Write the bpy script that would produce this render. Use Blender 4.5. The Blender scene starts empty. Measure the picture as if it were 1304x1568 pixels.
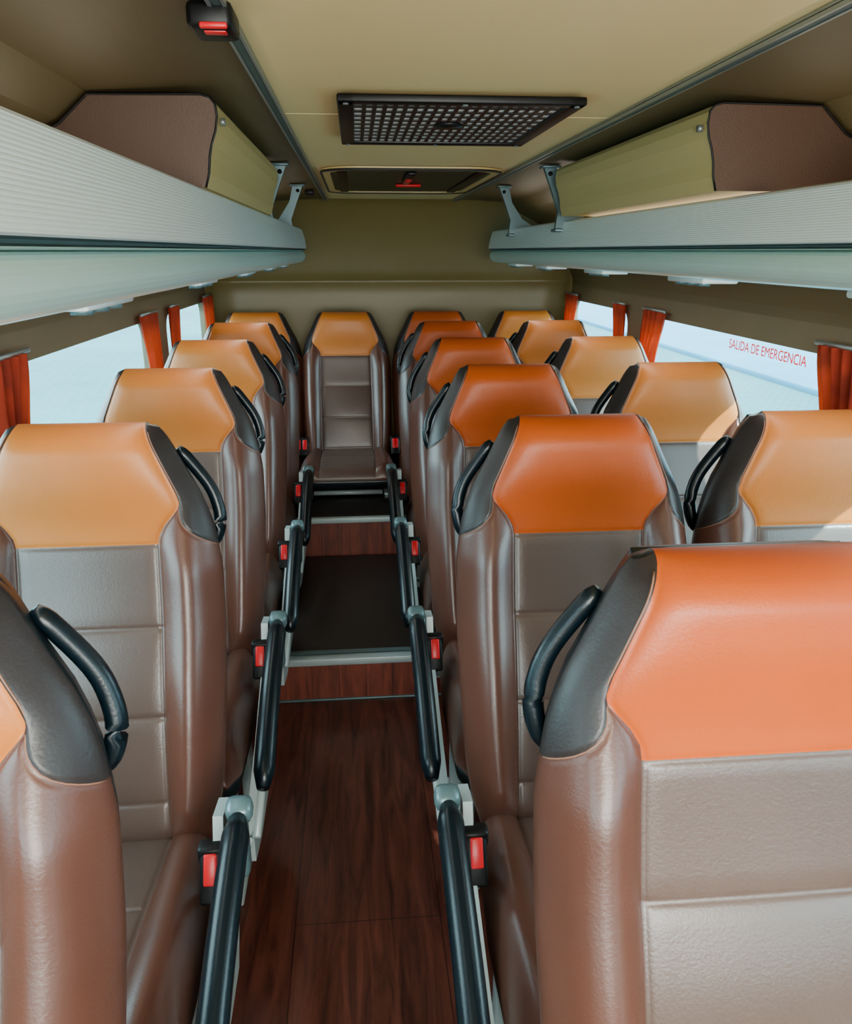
import bpy, bmesh, math
import numpy as np
from mathutils import Vector, Matrix

CAMZ = 1.45
CX = 0.20      # bus centre line
S = bpy.context.scene
COL = S.collection

def lin(c):
    out = []
    for v in c:
        v = v/255.0
        out.append(v/12.92 if v <= 0.04045 else ((v+0.055)/1.055)**2.4)
    return (out[0], out[1], out[2], 1.0)

# ---------------------------------------------------------------- materials
def mat(name, rgb, rough=0.5, metal=0.0, bump=0.0, bscale=200.0, var=0.0, vscale=6.0, spec=0.5, coat=0.0, transl=0.0):
    m = bpy.data.materials.new(name); m.use_nodes = True
    nt = m.node_tree; b = nt.nodes['Principled BSDF']
    b.inputs['Base Color'].default_value = lin(rgb)
    b.inputs['Roughness'].default_value = rough
    b.inputs['Metallic'].default_value = metal
    b.inputs['Specular IOR Level'].default_value = spec
    b.inputs['Coat Weight'].default_value = coat
    b.inputs['Coat Roughness'].default_value = 0.2
    tc = nt.nodes.new('ShaderNodeTexCoord')
    if var > 0:
        n = nt.nodes.new('ShaderNodeTexNoise'); n.inputs['Scale'].default_value = vscale
        n.inputs['Detail'].default_value = 4
        nt.links.new(tc.outputs['Object'], n.inputs['Vector'])
        r = nt.nodes.new('ShaderNodeValToRGB')
        c = lin(rgb)
        r.color_ramp.elements[0].position = 0.3; r.color_ramp.elements[1].position = 0.7
        r.color_ramp.elements[0].color = (c[0]*(1-var), c[1]*(1-var), c[2]*(1-var), 1)
        r.color_ramp.elements[1].color = (min(1, c[0]*(1+var)), min(1, c[1]*(1+var)), min(1, c[2]*(1+var)), 1)
        nt.links.new(n.outputs['Fac'], r.inputs['Fac'])
        nt.links.new(r.outputs['Color'], b.inputs['Base Color'])
    if bump > 0:
        n2 = nt.nodes.new('ShaderNodeTexNoise'); n2.inputs['Scale'].default_value = bscale
        n2.inputs['Detail'].default_value = 3
        nt.links.new(tc.outputs['Object'], n2.inputs['Vector'])
        bp = nt.nodes.new('ShaderNodeBump'); bp.inputs['Strength'].default_value = bump
        bp.inputs['Distance'].default_value = 0.002
        nt.links.new(n2.outputs['Fac'], bp.inputs['Height'])
        nt.links.new(bp.outputs['Normal'], b.inputs['Normal'])
    if transl > 0:
        o = nt.nodes['Material Output']; t = nt.nodes.new('ShaderNodeBsdfTranslucent')
        t.inputs['Color'].default_value = lin(rgb)
        mx = nt.nodes.new('ShaderNodeMixShader'); mx.inputs[0].default_value = transl
        nt.links.new(b.outputs[0], mx.inputs[1]); nt.links.new(t.outputs[0], mx.inputs[2])
        nt.links.new(mx.outputs[0], o.inputs[0])
    return m

M = {}
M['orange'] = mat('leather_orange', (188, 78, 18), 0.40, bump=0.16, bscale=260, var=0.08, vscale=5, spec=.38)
M['orange2'] = mat('leather_orange_lit', (202, 114, 44), 0.40, bump=0.16, bscale=260, var=0.08, vscale=5, spec=.4)  # same orange leather, with the lighting on these seats put into its colour
M['panel'] = mat('leather_taupe', (86, 66, 58), 0.34, bump=0.16, bscale=260, var=0.08, spec=.6)
M['bolster'] = mat('leather_brown', (86, 50, 38), 0.34, bump=0.14, bscale=240, var=0.1, spec=.6)
M['side'] = mat('leather_grey', (42, 34, 33), 0.40, bump=0.18, bscale=240)
M['stitch'] = mat('stitch_thread', (140, 96, 76), 0.6)
M['shell'] = mat('seat_shell_plastic', (16, 24, 28), 0.35)
M['arm'] = mat('armrest_rubber', (4, 17, 24), 0.30, bump=0.1, bscale=300, spec=.35)
M['frame'] = mat('seat_frame_paint', (166, 180, 180), 0.35, metal=0.1)
M['brk'] = mat('bracket_grey', (90, 114, 118), 0.35, metal=0.3)
M['black'] = mat('black_plastic', (6, 7, 8), 0.45, spec=.3)
M['red'] = mat('red_button', (220, 12, 30), 0.35)
M['redfilm'] = mat('red_lettering_film', (215, 50, 60), 0.5, transl=0.6)
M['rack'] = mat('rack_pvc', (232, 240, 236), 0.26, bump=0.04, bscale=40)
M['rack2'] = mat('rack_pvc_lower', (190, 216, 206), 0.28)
M['rackgroove'] = mat('rack_groove', (60, 82, 82), 0.5)
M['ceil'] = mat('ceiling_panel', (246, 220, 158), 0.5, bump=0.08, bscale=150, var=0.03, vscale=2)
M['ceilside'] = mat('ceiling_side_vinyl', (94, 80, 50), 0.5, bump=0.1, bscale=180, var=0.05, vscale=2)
M['rear'] = mat('rear_vinyl', (118, 100, 54), 0.42, bump=0.08, bscale=180, var=0.05, vscale=2)
M['wall'] = mat('wall_vinyl', (108, 94, 68), 0.55, bump=0.1, bscale=180, var=0.05)
M['duct'] = mat('duct_vinyl_olive', (204, 178, 116), 0.42, bump=0.06, bscale=180)
M['ductcap'] = mat('duct_cap_brown', (78, 52, 34), 0.5, bump=0.2, bscale=250)
M['alu'] = mat('aluminium_trim', (150, 158, 156), 0.35, metal=0.7)
M['grey'] = mat('filter_grey', (236, 236, 232), 0.7)
M['curtain'] = mat('curtain_rust', (176, 52, 20), 0.8, bump=0.3, bscale=300, var=0.35, vscale=15, transl=0.4)
M['vinyl'] = mat('dark_vinyl', (30, 24, 22), 0.42, bump=0.5, bscale=220, var=0.4, vscale=180)
M['nosing'] = mat('step_nosing', (160, 172, 174), 0.35, metal=0.2)
M['rubber'] = mat('seal_rubber', (30, 32, 32), 0.6)
M['kerb'] = mat('sidewalk_concrete', (28, 112, 142), 0.8, var=.12, vscale=.8)

def wood_mat(name, c1, c2, plank, axis_long=1, rough=0.3):
    m = bpy.data.materials.new(name); m.use_nodes = True
    nt = m.node_tree; b = nt.nodes['Principled BSDF']; L = nt.links.new
    b.inputs['Roughness'].default_value = rough
    tc = nt.nodes.new('ShaderNodeTexCoord')
    mp = nt.nodes.new('ShaderNodeMapping')
    mp.inputs['Scale'].default_value = (14, 1.4, 14) if axis_long == 1 else (14, 14, 1.4)
    L(tc.outputs['Object'], mp.inputs['Vector'])
    n = nt.nodes.new('ShaderNodeTexNoise'); n.inputs['Scale'].default_value = 2.2; n.inputs['Detail'].default_value = 8
    n.inputs['Roughness'].default_value = 0.65; n.inputs['Distortion'].default_value = 1.2
    L(mp.outputs['Vector'], n.inputs['Vector'])
    r = nt.nodes.new('ShaderNodeValToRGB')
    r.color_ramp.elements[0].position = 0.35; r.color_ramp.elements[1].position = 0.68
    r.color_ramp.elements[0].color = lin(c1); r.color_ramp.elements[1].color = lin(c2)
    L(n.outputs['Fac'], r.inputs['Fac'])
    mp2 = nt.nodes.new('ShaderNodeMapping')
    if axis_long == 1:
        mp2.inputs['Rotation'].default_value = (0, 0, math.pi/2)
        mp2.inputs['Location'].default_value = (0.75, 0.175, 0)
    else:
        mp2.inputs['Rotation'].default_value = (math.pi/2, 0, math.pi/2)
        mp2.inputs['Location'].default_value = (0.2, 0.0, 0)
    L(tc.outputs['Object'], mp2.inputs['Vector'])
    br = nt.nodes.new('ShaderNodeTexBrick'); br.inputs['Scale'].default_value = 1
    br.inputs['Brick Width'].default_value = 1.3; br.inputs['Row Height'].default_value = plank
    br.inputs['Mortar Size'].default_value = 0.0014; br.inputs['Color1'].default_value = (1, 1, 1, 1)
    br.inputs['Color2'].default_value = (.8, .8, .8, 1); br.inputs['Mortar'].default_value = (.15, .12, .12, 1)
    L(mp2.outputs['Vector'], br.inputs['Vector'])
    mx = nt.nodes.new('ShaderNodeMix'); mx.data_type = 'RGBA'; mx.blend_type = 'MULTIPLY'
    mx.inputs['Factor'].default_value = 0.85
    L(r.outputs['Color'], mx.inputs[6]); L(br.outputs['Color'], mx.inputs[7])
    L(mx.outputs[2], b.inputs['Base Color'])
    rr = nt.nodes.new('ShaderNodeMapRange'); rr.inputs[3].default_value = rough*0.75; rr.inputs[4].default_value = rough*1.5
    L(n.outputs['Fac'], rr.inputs[0]); L(rr.outputs[0], b.inputs['Roughness'])
    bp = nt.nodes.new('ShaderNodeBump'); bp.inputs['Strength'].default_value = 0.15; bp.inputs['Distance'].default_value = 0.002
    L(n.outputs['Fac'], bp.inputs['Height']); L(bp.outputs['Normal'], b.inputs['Normal'])
    return m
M['wood'] = wood_mat('floor_wood', (54, 22, 16), (112, 56, 42), 0.33)
M['woodr'] = wood_mat('riser_wood', (84, 32, 22), (140, 68, 48), 0.09, axis_long=2, rough=0.4)

def glass_mat(name, tint, refl=0.06):
    m = bpy.data.materials.new(name); m.use_nodes = True
    nt = m.node_tree
    for n in list(nt.nodes): nt.nodes.remove(n)
    o = nt.nodes.new('ShaderNodeOutputMaterial'); t = nt.nodes.new('ShaderNodeBsdfTransparent')
    g = nt.nodes.new('ShaderNodeBsdfGlossy'); g.inputs['Roughness'].default_value = 0.02
    t.inputs['Color'].default_value = (*tint, 1)
    mx = nt.nodes.new('ShaderNodeMixShader'); mx.inputs[0].default_value = refl
    nt.links.new(t.outputs[0], mx.inputs[1]); nt.links.new(g.outputs[0], mx.inputs[2])
    nt.links.new(mx.outputs[0], o.inputs[0])
    return m
M['glass'] = glass_mat('window_glass_tinted', (0.78, 0.95, 0.98), .03)
M['hatchglass'] = mat('hatch_dark_glass', (8, 28, 30), 0.35, spec=.15)

# pavement
pm = bpy.data.materials.new('pavement_brick'); pm.use_nodes = True
nt = pm.node_tree; b = nt.nodes['Principled BSDF']; b.inputs['Roughness'].default_value = 0.8
b.inputs['Specular IOR Level'].default_value = .2
tc = nt.nodes.new('ShaderNodeTexCoord')
mp = nt.nodes.new('ShaderNodeMapping'); mp.inputs['Rotation'].default_value = (0, 0, 0.6)
br = nt.nodes.new('ShaderNodeTexBrick'); br.inputs['Scale'].default_value = 2.2
br.inputs['Color1'].default_value = lin((34, 88, 100)); br.inputs['Color2'].default_value = lin((28, 76, 90))
br.inputs['Mortar'].default_value = lin((12, 48, 64)); br.inputs['Mortar Size'].default_value = 0.03
nz = nt.nodes.new('ShaderNodeTexNoise'); nz.inputs['Scale'].default_value = 0.35
mxp = nt.nodes.new('ShaderNodeMix'); mxp.data_type = 'RGBA'; mxp.inputs[7].default_value = lin((60, 112, 118))
nt.links.new(tc.outputs['Object'], nz.inputs['Vector']); nt.links.new(nz.outputs['Fac'], mxp.inputs[0])
nt.links.new(tc.outputs['Object'], mp.inputs['Vector']); nt.links.new(mp.outputs[0], br.inputs['Vector'])
nt.links.new(br.outputs['Color'], mxp.inputs[6]); nt.links.new(mxp.outputs[2], b.inputs['Base Color'])
M['pave'] = pm

# ---------------------------------------------------------------- mesh helpers
class MB:
    def __init__(s): s.v = []; s.f = []; s.m = []; s.sm = []; s.mats = []
    def mi(s, key):
        if key not in s.mats: s.mats.append(key)
        return s.mats.index(key)
    def add(s, verts, faces, key, smooth=False):
        o = len(s.v); s.v += [tuple(v) for v in verts]
        for i, f in enumerate(faces):
            s.f.append(tuple(o+k for k in f))
            s.m.append(s.mi(key[i] if isinstance(key, list) else key)); s.sm.append(smooth)
    def box(s, c, d, key, bev=0.0, rot=None, seg=2):
        bm = bmesh.new(); bmesh.ops.create_cube(bm, size=1)
        bmesh.ops.scale(bm, vec=d, verts=bm.verts)
        if bev > 0:
            bmesh.ops.bevel(bm, geom=bm.edges[:], offset=bev, segments=seg, profile=0.5, affect='EDGES')
        mt = Matrix.Translation(c)
        if rot is not None: mt = mt @ rot
        bm.transform(mt); bm.verts.index_update()
        s.add([v.co[:] for v in bm.verts], [[v.index for v in f.verts] for f in bm.faces], key, bev > 0)
        bm.free()
    def tube(s, pts, r, key, n=8, flat=1.0):
        pts = [Vector(p) for p in pts]; vs = []; fs = []
        k = len(pts); up = Vector((0.13, 0.2, 1)).normalized()
        for i, p in enumerate(pts):
            t = (pts[min(i+1, k-1)]-pts[max(i-1, 0)]).normalized()
            a = t.cross(up)
            if a.length < 1e-3: a = t.cross(Vector((1, 0, 0)))
            a.normalize(); b2 = t.cross(a).normalized()
            rr = r[i] if isinstance(r, (list, tuple)) else r
            for j in range(n):
                an = 2*math.pi*j/n
                vs.append(p + a*math.cos(an)*rr + b2*math.sin(an)*rr*flat)
        for i in range(k-1):
            for j in range(n):
                fs.append((i*n+j, i*n+(j+1) % n, (i+1)*n+(j+1) % n, (i+1)*n+j))
        fs.append(tuple(range(n-1, -1, -1))); fs.append(tuple((k-1)*n+j for j in range(n)))
        s.add(vs, fs, key, True)
    def extr_y(s, prof, y0, y1, key, closed=True, capkey=None, smooth=False):
        n = len(prof); vs = [(p[0], y0, p[1]) for p in prof]+[(p[0], y1, p[1]) for p in prof]
        fs = [(i, (i+1) % n, n+(i+1) % n, n+i) for i in range(n if closed else n-1)]
        s.add(vs, fs, key, smooth)
        if closed:
            ck = capkey or key
            s.add([(p[0], y0, p[1]) for p in prof], [tuple(range(n-1, -1, -1))], ck)
            s.add([(p[0], y1, p[1]) for p in prof], [tuple(range(n))], ck)
    def mesh(s, name):
        me = bpy.data.meshes.new(name); me.from_pydata(s.v, [], s.f)
        for k in s.mats: me.materials.append(M[k])
        for p, mm, sm in zip(me.polygons, s.m, s.sm): p.material_index = mm; p.use_smooth = sm
        bm = bmesh.new(); bm.from_mesh(me)
        bmesh.ops.recalc_face_normals(bm, faces=bm.faces); bm.to_mesh(me); bm.free()
        me.update(); return me
def obj(name, me, parent=None, loc=(0, 0, 0)):
    o = bpy.data.objects.new(name, me); COL.objects.link(o); o.location = loc
    if parent: o.parent = parent
    return o
def empty(name, loc):
    e = bpy.data.objects.new(name, None); COL.objects.link(e); e.location = loc; e.empty_display_size = 0.1
    return e

# ---------------------------------------------------------------- upholstered pad generator
def tab(xs, ys, sm=0.02):
    def f(s):
        return float(np.mean([np.interp(s+d, xs, ys) for d in np.linspace(-sm, sm, 7)]))
    return f
def straight(P0, dirv, nor, L):
    P0 = Vector(P0); dirv = Vector(dirv).normalized(); nor = Vector(nor).normalized()
    return lambda s: (P0+dirv*(s*L), dirv, nor)
def curved(P0, L, af):
    N = 400; ys = [P0[1]]; zs = [P0[2]]
    for i in range(N):
        a = af((i+.5)/N); ys.append(ys[-1]+math.sin(a)*L/N); zs.append(zs[-1]+math.cos(a)*L/N)
    tt = np.linspace(0, 1, N+1)
    def f(s):
        a = af(s)
        return (Vector((P0[0], float(np.interp(s, tt, ys)), float(np.interp(s, tt, zs)))), Vector((0, math.sin(a), math.cos(a))), Vector((0, math.cos(a), -math.sin(a))))
    return f
def pad(mb, spine, L, wf, af, nf, T, Rt, Rb, Re, seams, matf, seam_out=(), backkey='shell', stitches=True, warp=None):
    X = Vector((1, 0, 0))
    ss = set(np.round(np.linspace(0, 1, 40), 4))
    for k in range(9):
        ss.add(round(1-(Rt/L)*(1-math.sin(math.pi/2*k/8)), 5)); ss.add(round((Rb/L)*(1-math.sin(math.pi/2*k/8)), 5))
    allse = list(seams)+list(seam_out)
    ss = [v for v in ss if all(abs(v-q) > 0.014 for q in allse)]
    for q in allse: ss += [q-0.012, q-0.005, q, q+0.005, q+0.012]
    ss = sorted(ss); out = []
    for v in ss:
        if not out or v-out[-1] > 0.0012: out.append(v)
    out[-1] = 1.0; ss = out
    uc = [-1, -.965, -.92, -.8, -.6, -.4, -.2, 0, .2, .4, .6, .8, .92, .965, 1]
    vo = [0.05, 0.12, .22, .33, .44, .55, .66, .76, .84, .9, .95, .985, 1.0]
    cols = [('o', -v) for v in reversed(vo)]+[('c', u) for u in uc]+[('o', v) for v in vo]
    nF = len(cols); backx = [.96, .85, .6, .3, 0, -.3, -.6, -.85, -.96]; nR = nF+len(backx)
    def gg(s):
        dt = (1-s)*L; db = s*L; g = 1.0
        if dt < Rt: g *= math.sqrt(max(0, 1-((Rt-dt)/Rt)**2))
        if db < Rb: g *= math.sqrt(max(0, 1-((Rb-db)/Rb)**2))
        return g
    def pt(kind, u, s0, lift=0):
        s = s0
        if kind == 'o' and warp: s = warp(s0, abs(u))
        w = wf(s); a = af(s); mid = T*0.5
        if kind == 'c': x = u*a; v = 0
        else: v = abs(u); x = math.copysign(a+(w-a)*v, u)
        q = min(1, max(0, (abs(x)-(w-Re))/Re)); e = math.sqrt(max(0, 1-q*q))
        g = gg(s)
        n0 = nf(kind, abs(u) if kind == 'c' else v, s, x)
        d = 0
        if kind == 'c' and abs(u) == 1: d = max(d, .005)
        if kind == 'c' and abs(u) in (.965,): d = max(d, .0015)
        if kind == 'o' and v == 0.05: d = max(d, .0015)
        if kind == 'c':
            for se in seams:
                if abs(s0-se) < 1e-6: d = max(d, .003)
                elif abs(s0-se) < .0055: d = max(d, .001)
        else:
            for se in seam_out:
                if abs(s0-se) < 1e-6: d = max(d, .004)
        n = mid-(mid-(n0+d))*e*g
        p, dv, nr = spine(s)
        return p+X*x+nr*(n-lift)
    rings = []
    for s in ss:
        ring = [pt(k, u, s) for k, u in cols]
        sb = warp(s, 1.0) if warp else s
        w = wf(sb); mid = T*.5; g = gg(sb); p, dv, nr = spine(sb)
        for bx in backx:
            x = bx*w; q = min(1, max(0, (abs(x)-(w-Re))/Re)); e = math.sqrt(max(0, 1-q*q))
            ring.append(p+X*x+nr*(mid+mid*e*g))
        rings.append(ring)
    vs = [p for r in rings for p in r]; fs = []; ks = []
    for i in range(len(ss)-1):
        sc = .5*(ss[i]+ss[i+1])
        for j in range(nR):
            j2 = (j+1) % nR
            fs.append((i*nR+j, i*nR+j2, (i+1)*nR+j2, (i+1)*nR+j))
            if j < nF-1:
                k1, u1 = cols[j]; k2, u2 = cols[j+1]
                ks.append(matf(k1 == 'c' and k2 == 'c', sc))
            else: ks.append(backkey)
    fs.append(tuple(range(nR))); ks.append(backkey)
    fs.append(tuple((len(ss)-1)*nR+j for j in range(nR))); ks.append(backkey)
    mb.add(vs, fs, ks, True)
    if stitches:
        for sg in (-1, 1):
            pts = [pt('c', sg*1.0, s, .0008)+X*(sg*0.0035) for s in ss if 0.04 < s < 0.985]
            mb.tube(pts, 0.0012, 'stitch', 5)
            for se in seam_out:
                pts = [pt('o', sg*v, se, .0006) for v in vo if v < .99]
                mb.tube(pts, 0.0011, 'stitch', 5)
        for se in seams:
            dv = spine(se)[1]
            pts = [pt('c', u, se, .0002)-dv*0.003 for u in np.linspace(-.97, .97, 17)]
            mb.tube(pts, 0.0008, 'stitch', 5)

# backrest -------------------------------------------------------
L = 0.795
def ss_(t): t = min(1, max(0, t)); return t*t*(3-2*t)
def ang(s): return math.radians(20-17*ss_((s-.40)/.52))
sp = curved((0, -.24, .388), L, ang)
wf = tab([0, .06, .15, .3, .5, .66, .76, .83, .89, .95, .985, 1.0], [.20, .216, .226, .233, .237, .235, .223, .204, .178, .155, .140, .126], .018)
SB = .722; SW = .81
af = tab([0, .3, SB, SB+.03, SB+.055, SW, SW+.022, 1.0], [.134, .131, .128, .132, .148, .172, .170, .113], .010)
def nfb(kind, u, s, x):
    n = 0.0
    lum = math.exp(-((s-.36)/.17)**2)
    if kind == 'c':
        n += -0.014*lum*(1-.4*u*u)
        if s > SB: n += -0.022*ss_((s-SB)/.17)*(1-.45*u*u)
        for a0, a1 in ((.115, .315), (.315, .525), (.525, SB)):
            if a0 < s < a1: n += -0.003*math.sin(math.pi*(s-a0)/(a1-a0))**.6
    else:
        B = 0.040*min(1, max(0, (s)/.1))*ss_((.86-s)/.22)
        n += -B*math.sin(math.pi*min(1, .04+u*.96)) if u < .999 else 0
        n += -0.014*lum*.6
        if s > .74: n += -0.0121*ss_((s-.74)/.15)*(1-u)
    return n
def mfb(center, s):
    if center: return 'orange' if s > SB else 'panel'
    return 'side' if s > SW else 'bolster'
def warp(s, v): return s-.10*(v**1.1)*math.exp(-((s-SW)/.13)**2)
mb = MB()
pad(mb, sp, L, wf, af, nfb, .105, .05, .05, .058, (.115, .315, .525, SB), mfb, seam_out=(SW,), warp=warp)
back_me = mb.mesh('backrest')
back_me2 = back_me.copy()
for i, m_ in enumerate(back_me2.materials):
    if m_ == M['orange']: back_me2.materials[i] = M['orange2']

def bp(x, s, n):
    p, dv, nr = sp(s)
    return p+Vector((x, 0, 0))+nr*n
handle_me = {}
for sg in (-1, 1):
    mb = MB(); pts = []
    for t in np.linspace(0, 1, 25):
        s = .93-.235*t
        x = wf(s)+.013*math.sin(math.pi*t)-.003-.022*t**8
        pts.append(bp(sg*x, s, .082+.012*math.sin(t*math.pi)+.01*t**8))
    mb.tube(pts, [.007, .011]+[.0125]*21+[.011, .008], 'arm', 10)
    handle_me[sg] = mb.mesh('grab_handle')
mb = MB()
wsh = tab([0, .1, .6, .8, .95, 1], [.18, .20, .215, .19, .14, .12], .02)
def sp2(s):
    p, dv, nr = sp(s*.985); return p+nr*.06, dv, nr
pad(mb, sp2, .785, wsh, lambda s: .1, lambda *a: 0, .065, .03, .03, .03, (), lambda c, s: 'shell', stitches=False)
shell_me = mb.mesh('back_shell')

# cushion ---------------------------------------------------------
def make_cushion(thick):
    mb = MB()
    wc = tab([0, .1, .5, .9, 1.0], [.20, .215, .230, .230, .205], .02)
    ac = tab([0, 1], [.134, .13], .01)
    def nfc(kind, u, s, x):
        if kind == 'c': return .004-0.006*math.sin(math.pi*s)
        return .004-0.024*math.sin(math.pi*min(1, .04+.96*u))
    pad(mb, straight((0, -.18, .405), (0, -1, .07), (0, -.07, -1), .57), .57, wc, ac, nfc, thick, .05, .03, .05, (.40, .68), lambda c, s: 'panel' if c else 'bolster', backkey='shell')
    return mb.mesh('seat_cushion')
cush_me = make_cushion(.15); cush_thin = make_cushion(.105)

def make_arm(sg):
    mb = MB(); xa = sg*.288
    pts = []; rr = []
    A = Vector((xa, -.37, .562)); B = Vector((xa, -.80, .403))
    for t in np.linspace(0, 1, 14):
        p = A.lerp(B, t); p.z += .02*math.sin(math.pi*t)
        pts.append(p); e = min(t, 1-t)
        rr.append(.0225*min(1, (.35+e*9)**.5))
    mb.tube(pts, rr, 'arm', 14, 1.15)
    rot = Matrix.Rotation(math.radians(20), 4, 'X')
    mb.box((xa, -.352, .565), (.044, .040, .038), 'brk', .012, rot)
    mb.box((xa-sg*.004, -.345, .50), (.028, .036, .14), 'brk', .008)
    return mb.mesh('armrest')
def make_sideframe(sg):
    mb = MB(); x0 = sg*.245; x1 = sg*.262
    prof = [(-.30, .55), (-.36, .56), (-.40, .46), (-.60, .37), (-.80, .30), (-.80, .22), (-.70, .20), (-.35, .22), (-.28, .34)]
    n = len(prof)
    vs = [(x0, p[0], p[1]) for p in prof]+[(x1, p[0], p[1]) for p in prof]
    fs = [(i, (i+1) % n, n+(i+1) % n, n+i) for i in range(n)]+[tuple(range(n)), tuple(range(2*n-1, n-1, -1))]
    mb.add(vs, fs, 'frame')
    mb.tube([(sg*.268, -.34, .50), (sg*.27, -.42, .44), (sg*.27, -.62, .35), (sg*.268, -.81, .29)], .009, 'frame', 8)
    mb.tube([(sg*.256, -.81, .29), (sg*.24, -.82, .25), (sg*.18, -.80, .24)], .009, 'frame', 8)
    return mb.mesh('side_frame')
arm_me = {-1: make_arm(-1), 1: make_arm(1)}; sf_me = {-1: make_sideframe(-1), 1: make_sideframe(1)}
def make_buckle(sg):
    mb = MB(); rot = Matrix.Rotation(math.radians(-28), 4, 'X')
    c = Vector((sg*.243, -.40, .478))
    mb.box(c, (.036, .024, .092), 'black', .006, rot)
    mb.box(c+(rot @ Vector((0, -.010, .010))), (.021, .012, .05), 'red', .003, rot)
    mb.tube([c+Vector((0, .015, -.03)), c+Vector((0, .06, -.08)), c+Vector((0, .1, -.12))], .012, 'black', 8)
    mb.box(c+Vector((0, .02, .03)), (.044, .03, .03), 'black', .006)
    return mb.mesh('belt_buckle')
bk_me = {-1: make_buckle(-1), 1: make_buckle(1)}
def make_base(fz, top):
    mb = MB()
    for sg in (-1, 1):
        x = sg*.185
        h = top-fz
        mb.box((x, -.50, top-.012), (.035, .40, .028), 'frame', .005)
        if h > .06:
            mb.box((x, -.62, fz+h/2), (.03, .035, h-.01), 'frame', .005)
            mb.box((x, -.38, fz+h/2), (.03, .035, h-.01), 'frame', .005)
            mb.box((x, -.50, fz+.0125), (.045, .40, .024), 'frame', .005)
        else:
            mb.box((x, -.50, fz+h/2), (.045, .40, h), 'black', .005)
    mb.tube([(-.185, -.62, top-.015), (.185, -.62, top-.015)], .012, 'frame')
    mb.tube([(-.185, -.38, top-.015), (.185, -.38, top-.015)], .012, 'frame')
    return mb.mesh('seat_base')
base_cache = {}
def seat(x, dtop, fz, arm=0, buckle=(), thin=False, handle=0, lit=False):
    e = empty('passenger_seat', (x, dtop, fz))
    o = (0, 0, -fz)
    obj('backrest', back_me2 if lit else back_me, e, o); obj('back_shell', shell_me, e, o)
    obj('cushion', cush_thin if thin else cush_me, e, (0, 0, -fz+(.06 if thin else 0)))
    if handle: obj('grab_handle', handle_me[handle], e, o)
    if arm:
        obj('armrest', arm_me[arm], e, o); obj('side_frame', sf_me[arm], e, o)
    for b_ in buckle: obj('belt_buckle', bk_me[b_], e, (0, .04 if thin else 0, -fz+(.04 if thin else 0)))
    key = (fz, thin)
    if key not in base_cache: base_cache[key] = make_base(fz, .372 if thin else .275)
    obj('base', base_cache[key], e, o)

Z1, Z2 = .160, .335; Y1, Y2 = 2.33, 3.26
for k in range(5):
    D = .744+.71*k; fz = 0 if k < 3 else Z1
    seat(-.505, D, fz, 1, (1,), handle=1, lit=True); seat(.42, D, fz, -1, (-1,), handle=-1)
    seat(.905 if k < 4 else .895, D, fz, 0, (-1,), handle=-1, lit=True)
for x, bk, lt in ((-.515, (1,), 1), (-.06, (1, -1), 1), (.418, (-1,), 0), (.895, (-1,), 1)):
    seat(x, 4.20, Z2, 0, bk, thin=True, lit=bool(lt))

# ---------------------------------------------------------------- room shell
YF, YB = -1.5, 4.62
mb = MB()
mb.box((CX, (YF+YB)/2, -.03), (2.04, YB-YF, .06), 'wood')
obj('floor', mb.mesh('floor'))
mb = MB()
mb.box((CX, (Y1+Y2)/2+.005, Z1/2-.004), (1.99, Y2-Y1, Z1-.006), 'woodr')
mb.box((CX, (Y1+Y2)/2+.02, Z1-.004), (1.99, Y2-Y1-.04, .008), 'vinyl')
mb.box((CX, Y1+.008, Z1-.008), (1.99, .035, .026), 'nosing', .004)
mb.box((CX, Y1+.045, Z1+.0015), (1.99, .022, .005), 'brk')
mb.box((CX, Y1+.004, .004), (1.99, .010, .008), 'brk', .002)
obj('floor_platform', mb.mesh('aisle_step'))
mb = MB()
mb.box((CX, (Y2+YB)/2+.005, Z2/2-.004), (1.99, YB-Y2-.02, Z2-.006), 'woodr')
mb.box((CX, (Y2+YB)/2+.02, Z2-.003), (1.99, YB-Y2-.06, .006), 'vinyl')
mb.box((CX, Y2+.008, Z2-.008), (1.99, .03, .024), 'frame', .004)
obj('floor_platform', mb.mesh('aisle_step2'))

WZ0, WZ1 = .72, 1.195
wins = [(-1.25, .12), (.32, 1.68), (1.86, 3.2), (3.46, 4.42)]
wn = 1
for sg, nm in ((-1, 'left'), (1, 'right')):
    xc = CX+sg*1.02
    mb = MB()
    mb.box((xc, (YF+YB)/2, WZ0/2-.03), (.04, YB-YF, WZ0+.06), 'wall')
    mb.box((xc, (YF+YB)/2, (WZ1+1.27)/2), (.04, YB-YF, 1.27-WZ1), 'wall')
    prev = YF
    for a, b_ in wins+[(YB, YB)]:
        mb.box((xc, (prev+a)/2, (WZ0+WZ1)/2), (.04, a-prev, WZ1-WZ0), 'wall')
        prev = b_
    for a, b_ in wins:
        r = .07
        for yc, sy in ((a, 1), (b_, -1)):
            for zc, sz in ((WZ0, 1), (WZ1, -1)):
                arc = [(yc+sy*r*(1-math.cos(t)), zc+sz*r*(1-math.sin(t))) for t in np.linspace(0, math.pi/2, 7)]
                pl = [(yc, zc)]+arc; n = len(pl)
                vs = [(xc-.02, p[0], p[1]) for p in pl]+[(xc+.02, p[0], p[1]) for p in pl]
                mb.add(vs, [tuple(range(n)), tuple(range(2*n-1, n-1, -1))]+[(i, (i+1) % n, n+(i+1) % n, n+i) for i in range(n)], 'wall')
    obj('wall_'+nm, mb.mesh('wall_'+nm))
    for a, b_ in wins:
        mb = MB()
        mb.box((CX+sg*1.03, (a+b_)/2, (WZ0+WZ1)/2), (.005, b_-a-.002, WZ1-WZ0-.002), 'glass')
        obj('window_%d' % wn, mb.mesh('window')); wn += 1

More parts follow.
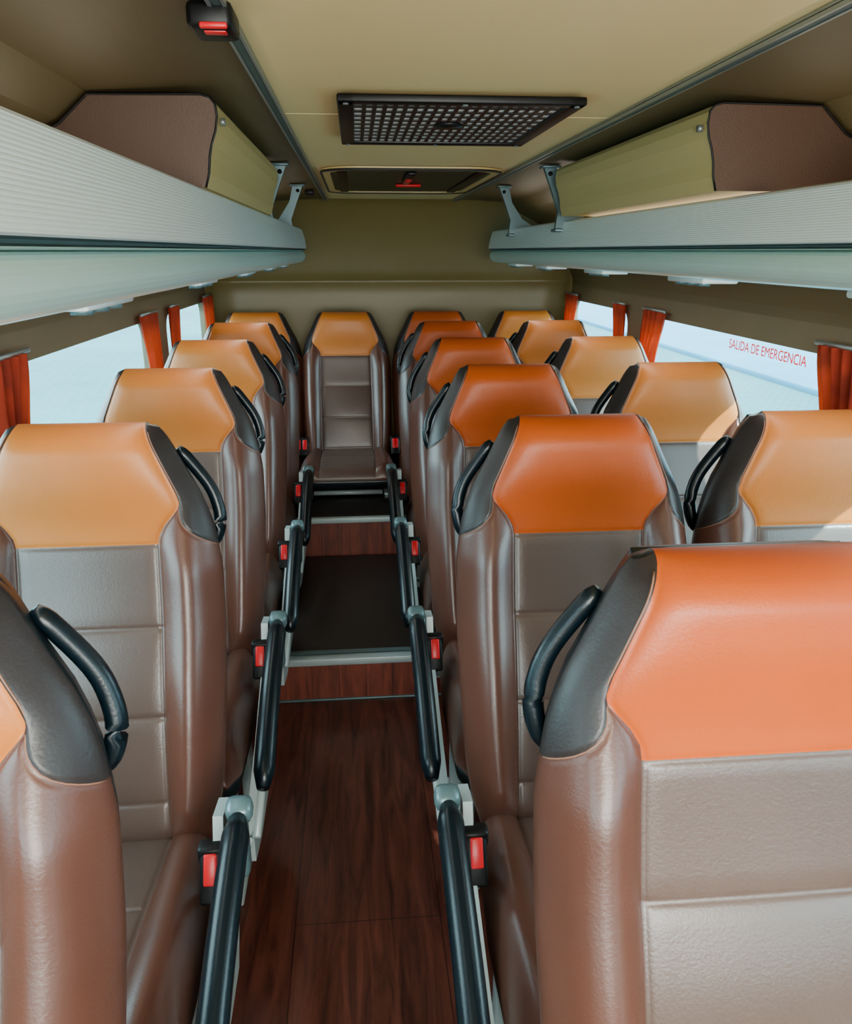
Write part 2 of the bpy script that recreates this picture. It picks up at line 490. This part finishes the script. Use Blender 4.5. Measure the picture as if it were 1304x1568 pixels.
# ceiling
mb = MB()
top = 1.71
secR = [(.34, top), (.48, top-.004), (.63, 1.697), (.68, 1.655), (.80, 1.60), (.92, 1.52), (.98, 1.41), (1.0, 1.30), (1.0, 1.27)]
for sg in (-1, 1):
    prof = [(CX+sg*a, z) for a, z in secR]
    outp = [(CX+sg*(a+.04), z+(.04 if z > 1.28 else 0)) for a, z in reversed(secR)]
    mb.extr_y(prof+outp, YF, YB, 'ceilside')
mb.box((CX, (YF+1.748)/2, top+.016), (.70, 1.748-YF, .03), 'ceil')
mb.box((CX, (YB+1.754)/2, top+.016), (.70, YB-1.754, .03), 'ceil')
mb.box((CX, 1.75, top+.02), (.7, .02, .02), 'rubber')
obj('ceiling', mb.mesh('ceiling'))
for i, sg in enumerate((-1, 1)):
    mb = MB(); x = CX+sg*.34
    mb.box((x, (YF+4.44)/2, top-.003), (.020, 4.44-YF, .008), 'alu', .002)
    mb.box((x-sg*.008, (YF+4.44)/2, top-.007), (.004, 4.44-YF, .006), 'alu')
    mb.box((x+sg*.008, (YF+4.44)/2, top-.007), (.004, 4.44-YF, .006), 'alu')
    mb.box((x, (YF+4.44)/2, top-.0075), (.009, 4.44-YF, .002), 'rackgroove')
    obj('trim_%d' % (i+1), mb.mesh('trim'))

# rear wall (curved)
mb = MB()
zs = [0, .3, .6, .9, 1.1, 1.2, 1.28, 1.288, 1.296, 1.35, 1.45, 1.55, 1.62, 1.67, 1.70, 1.72, 1.75]
def yr(z): return float(np.interp(z, [0, 1.29, 1.5, 1.64, 1.70, 1.72, 1.75], [4.60, 4.60, 4.56, 4.50, 4.46, 4.42, 4.36]))
offs = [-1.02, -1.0, -.99, -.97, -.94, -.9, -.85, -.6, -.3, 0, .3, .6, .85, .9, .94, .97, .99, 1.0, 1.02]
vs = []; fs = []
for z in zs:
    for a in offs:
        d = min(1.0, max(0, (min(abs(a), 1.0)-.85)/.15))
        y = yr(z)-.16*(1-math.sqrt(max(0, 1-d*d)))-.02*(a*a)
        if z == 1.288: y += .006
        vs.append((CX+a, y, z))
n = len(offs)
for i in range(len(zs)-1):
    for j in range(n-1): fs.append((i*n+j, i*n+j+1, (i+1)*n+j+1, (i+1)*n+j))
mb.add(vs, fs, 'rear', True)
mb.box((CX, 4.68, .85), (2.1, .04, 1.84), 'wall')
obj('wall_rear', mb.mesh('wall_rear'))

mb = MB()
mb.box((CX, YF-.02, .42), (2.08, .04, .9), 'wall')
mb.box((CX, YF-.02, 1.70), (2.08, .04, .10), 'wall')
for sg in (-1, 1): mb.box((CX+sg*1.0, YF-.02, 1.25), (.08, .04, .8), 'wall')
obj('wall_front', mb.mesh('wall_front'))
mb = MB(); mb.box((CX, YF-.02, 1.26), (1.92, .005, .78), 'glass'); obj('window_9', mb.mesh('windscreen'))

# ---------------------------------------------------------------- luggage racks
def bracket(parent, sg, y):
    mb = MB(); x0 = CX+sg*.41
    pl = [(x0-sg*.01, 1.70), (x0+sg*.03, 1.70), (CX+sg*.455, 1.64), (CX+sg*.50, 1.575), (CX+sg*.55, 1.545), (CX+sg*.56, 1.51), (CX+sg*.445, 1.51), (CX+sg*.448, 1.545), (CX+sg*.452, 1.57), (CX+sg*.425, 1.64)]
    mb.extr_y(pl, y, y+.022, 'brk')
    mb.box((x0+sg*.012, y+.01, 1.700), (.06, .05, .008), 'brk', .003)
    mb.box((CX+sg*.50, y+.011, 1.513), (.12, .06, .01), 'brk', .003)
    mb.tube([(x0+sg*.01, y-.006, 1.68), (x0+sg*.01, y+.028, 1.68)], .007, 'black', 8)
    obj('rack_bracket', mb.mesh('rack_bracket'), parent)
def rack(sg, xi, up=0.0):
    pr = []
    pr.append((.075, 1.505)); pr.append((.06, 1.515)); pr.append((.04, 1.538+up)); pr.append((.030, 1.543+up)); pr.append((.020, 1.540+up))
    N = 60
    for i in range(N+1):
        t = i/N; z = 1.536+up-(.074+up)*t; d = .016*(1-t)**1.6
        if i % 3 == 1: d += .0007
        pr.append((d, z))
    g0 = len(pr)
    pr += [(.004, 1.460), (.010, 1.458), (.010, 1.455), (.004, 1.453)]
    for a in np.linspace(0, 1, 14):
        an = a*math.pi
        pr.append((.028-.026*math.sin(an)**.8+.01*a, 1.424+.026*math.cos(an)))
    pr += [(.05, 1.396), (.08, 1.395), (.2, 1.392), (.4, 1.39), (.566, 1.385)]
    wallx = abs(xi-(CX+sg*1.0))
    pr += [(wallx-.025, 1.385), (wallx-.025, 1.405), (.4, 1.47), (.2, 1.49)]
    n = len(pr); ye = 4.1; r = .12
    ys = [YF+.02, 0, 1, 2, 3]+[ye-r+r*math.sin(math.pi/2*k/10) for k in range(11)]
    vs = []
    for y in ys:
        sh = 0
        if y > ye-r: q = (y-(ye-r))/r; sh = r*(1-math.sqrt(max(0, 1-q*q)))
        for d, z in pr:
            dd = d+sh*max(0, 1-d/.5)
            vs.append((xi+sg*dd, y, z))
    fs = []; kk = []
    for i in range(len(ys)-1):
        for j in range(n):
            fs.append((i*n+j, i*n+(j+1) % n, (i+1)*n+(j+1) % n, (i+1)*n+j))
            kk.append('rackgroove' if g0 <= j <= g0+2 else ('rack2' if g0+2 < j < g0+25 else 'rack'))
    fs.append(tuple(range(n))); kk.append('rack'); fs.append(tuple((len(ys)-1)*n+j for j in range(n))); kk.append('rack')
    mb = MB(); mb.add(vs, fs, kk, False)
    for y in (.35, 1.06, 1.77, 2.48, 3.19, 3.8):
        mb.box((xi+sg*.12, y, 1.389), (.08, .20, .012), 'rack', .004)
        for dy in (-.06, 0.0, .06):
            mb.tube([(xi+sg*.10, y+dy, 1.386), (xi+sg*.10, y+dy, 1.377)], .014, 'brk', 12)
    o = obj('luggage_rack', mb.mesh('luggage_rack'))
    for y in (2.62, 3.42): bracket(o, sg, y)
rack(-1, -.228, .008); rack(1, .655)

def duct(sg):
    pr = [(.447, 1.552), (.440, 1.575), (.437, 1.60), (.432, 1.62), (.424, 1.64), (.420, 1.662), (.422, 1.68), (.430, 1.690), (.445, 1.694), (.625, 1.692), (.675, 1.648), (.78, 1.60), (.74, 1.552)]
    pr = [(CX+sg*a, z) for a, z in pr]
    mb = MB(); mb.extr_y(pr, 1.46, 2.55, 'duct', True, 'ductcap', smooth=False)
    mb.tube([(p[0], 1.457, p[1]) for p in pr[:12]], .002, 'black', 6)
    mb.tube([(CX+sg*.418, 1.475, 1.655), (CX+sg*.410, 1.475, 1.655)], .006, 'alu', 10)
    obj('overhead_air_duct', mb.mesh('overhead_air_duct'))
duct(-1); duct(1)

# ---------------------------------------------------------------- AC grille
mb = MB()
gx0, gx1, gy0, gy1 = -.022, .412, 1.49, 2.06; gz = top-.012
mb.box(((gx0+gx1)/2, (gy0+gy1)/2, gz+.0015), (gx1-gx0-.03, gy1-gy0-.03, .003), 'grey')
for x in (gx0+.014, gx1-.014): mb.box((x, (gy0+gy1)/2, gz), (.030, gy1-gy0, .014), 'black', .003)
for y in (gy0+.014, gy1-.014): mb.box(((gx0+gx1)/2, y, gz), (gx1-gx0, .028, .014), 'black', .003)
nx, ny = 20, 10
for i in range(1, nx):
    x = gx0+.028+(gx1-gx0-.056)*i/nx
    mb.box((x, (gy0+gy1)/2, gz-.0005), (.0075, gy1-gy0-.03, .003), 'black')
for j in range(1, ny):
    y = gy0+.028+(gy1-gy0-.056)*j/ny
    mb.box(((gx0+gx1)/2, y, gz-.0005), (gx1-gx0-.03, .016, .0035), 'black')
mb.tube([(CX, 1.77, gz-.007), (CX, 1.77, gz+.004)], .030, 'black', 20)
for x in (gx0+.014, CX, gx1-.014):
    for y in (gy0+.012, gy1-.012): mb.tube([(x, y, gz-.009), (x, y, gz)], .005, 'alu', 8)
obj('air_conditioner_grille', mb.mesh('grille'))

def rrect(x0, x1, y0, y1, r, k=6):
    pts = []
    for cx, cy, a0 in ((x1-r, y1-r, 0), (x0+r, y1-r, 90), (x0+r, y0+r, 180), (x1-r, y0+r, 270)):
        for i in range(k+1):
            a = math.radians(a0+90*i/k); pts.append((cx+r*math.cos(a), cy+r*math.sin(a)))
    return pts
mb = MB()
o1 = rrect(-.105, .505, 2.74, 3.84, .12); o2 = rrect(-.075, .475, 2.79, 3.78, .10); n = len(o1)
zt = top-.001; zb = top-.010
vs = [(x, y, zt) for x, y in o1]+[(x, y, zb) for x, y in o1]+[(x, y, zb) for x, y in o2]+[(x, y, zt) for x, y in o2]
fs = []
for r_ in range(3):
    for i in range(n): fs.append((r_*n+i, r_*n+(i+1) % n, (r_+1)*n+(i+1) % n, (r_+1)*n+i))
mb.add(vs, fs, 'duct', False)
mb.tube([(x, y, zb) for x, y in o1]+[(o1[0][0], o1[0][1], zb)], .004, 'rubber', 6)
mb.add([(x, y, top-.007) for x, y in o2], [tuple(range(n))], 'hatchglass')
mb.box((.20, 3.0, top-.014), (.03, .34, .012), 'black', .004)
mb.box((.20, 3.1, top-.018), (.022, .2, .012), 'red', .004)
mb.box((.22, 3.35, top-.014), (.10, .04, .010), 'red', .004)
for x in (-.035, .435): mb.box((x, 3.28, top-.010), (.035, .9, .006), 'black', .003)
obj('roof_hatch', mb.mesh('roof_hatch'))

mb = MB()
mb.box((-.150, 1.02, 1.694), (.050, .065, .028), 'black', .007)
mb.box((-.146, 0.990, 1.683), (.030, .008, .006), 'red', .002)
mb.box((-.146, 1.006, 1.680), (.024, .014, .003), 'red', .001)
obj('emergency_signal_light', mb.mesh('signal'))
mb = MB(); mb.box((-.19, 3.75, 1.695), (.04, .06, .018), 'black', .005); mb.box((-.19, 3.73, 1.685), (.02, .02, .006), 'black', .002)
obj('ceiling_sensor', mb.mesh('sensor'))

def curtain(sg, ya, yb, z0=.70, z1=1.225, gather=1.0):
    mb = MB(); vs = []; fs = []; nu, nv = 48, 24
    for j in range(nv+1):
        t = j/nv; z = z1+(z0-z1)*t
        wsc = 1-.35*max(0, math.sin(math.pi*min(1, t*1.15)))**1.5
        for i in range(nu+1):
            u = i/nu
            y = (ya+(yb-ya)*u*wsc) if gather > 0 else (yb-(yb-ya)*(1-u)*wsc)
            x = CX+sg*(.972+.014*math.sin(u*math.pi*9+.6*math.sin(t*5))*(1-.2*t))
            vs.append((x, y, z))
    for j in range(nv):
        for i in range(nu): fs.append((j*(nu+1)+i, j*(nu+1)+i+1, (j+1)*(nu+1)+i+1, (j+1)*(nu+1)+i))
    mb.add(vs, fs, 'curtain', True)
    mb.tube([(CX+sg*.972, ya-.01, z1+.004), (CX+sg*.972, yb+.01, z1+.004)], .006, 'alu', 8)
    obj('window_curtain', mb.mesh('curtain'))
for sg in (-1, 1):
    curtain(sg, 1.72, 1.93); curtain(sg, 2.98, 3.20, gather=-1)
    curtain(sg, 3.45, 3.58); curtain(sg, 4.22, 4.43, gather=-1); curtain(sg, .28, .45)

cu = bpy.data.curves.new('exit_text', 'FONT'); cu.body = 'SALIDA DE EMERGENCIA'; cu.size = .042; cu.align_x = 'CENTER'; cu.align_y = 'CENTER'
cu.extrude = 0.0003
cu.materials.append(M['redfilm'])
t = bpy.data.objects.new('emergency_exit_lettering', cu); COL.objects.link(t)
t.matrix_world = Matrix(((0, 0, -1, CX+1.024), (-1, 0, 0, 2.29), (0, 1, 0, 1.160), (0, 0, 0, 1)))

mb = MB(); mb.add([(-40, -40, -.65), (40, -40, -.65), (40, 40, -.65), (-40, 40, -.65)], [(0, 1, 2, 3)], 'pave')
obj('ground_pavement', mb.mesh('ground'))
mb = MB(); mb.box((18, 0, -.63), (22, 78, .12), 'kerb', .03); obj('ground_sidewalk', mb.mesh('sidewalk'))

# ---------------------------------------------------------------- light
w = bpy.data.worlds.new('World'); S.world = w; w.use_nodes = True
bg = w.node_tree.nodes['Background']
bg.inputs['Color'].default_value = (.92, .97, 1.0, 1); bg.inputs['Strength'].default_value = 13.0
sd = bpy.data.lights.new('sun', 'SUN'); sd.energy = 24; sd.angle = math.radians(1.0); sd.color = (1, .95, .86)
so = bpy.data.objects.new('sun', sd); COL.objects.link(so)
so.rotation_euler = Vector((-.6, .5, -.50)).to_track_quat('-Z', 'Y').to_euler(); so.location = (4, -4, 6)
def area(name, loc, dirv, sx, sy, en, col):
    ld = bpy.data.lights.new(name, 'AREA'); ld.shape = 'RECTANGLE'; ld.size = sx; ld.size_y = sy; ld.energy = en; ld.color = col
    o = bpy.data.objects.new(name, ld); COL.objects.link(o); o.location = loc
    o.rotation_euler = Vector(dirv).to_track_quat('-Z', 'Y').to_euler(); return o
area('windscreen_daylight', (CX, -1.40, 1.25), (0, 1, .22), 1.8, .7, 104, (1, .93, .84))
for sg in (-1, 1):
    area('ceiling_fill_light', (CX+sg*.60, 1.4, 1.512), (0, 0, 1), .08, 5.2, 3.0, (1, .90, .74))  # added fill lamp, hidden behind the rack lip, to brighten the ceiling
    area('seat_fill_light', (CX+sg*.64, 1.4, 1.374), (0, 0, -1), .06, 5.2, 8, (1, .92, .82))  # added fill lamp, out of sight under the rack, to lift seats and rear

# ---------------------------------------------------------------- camera
cd = bpy.data.cameras.new('camera'); co = bpy.data.objects.new('camera', cd); COL.objects.link(co)
cd.sensor_fit = 'VERTICAL'; cd.sensor_height = 36; cd.lens = 1600/2100*36; cd.clip_start = .02
co.location = (0, 0, CAMZ)
co.rotation_euler = (math.radians(90-18.5), 0, math.radians(-4.98))
S.camera = co
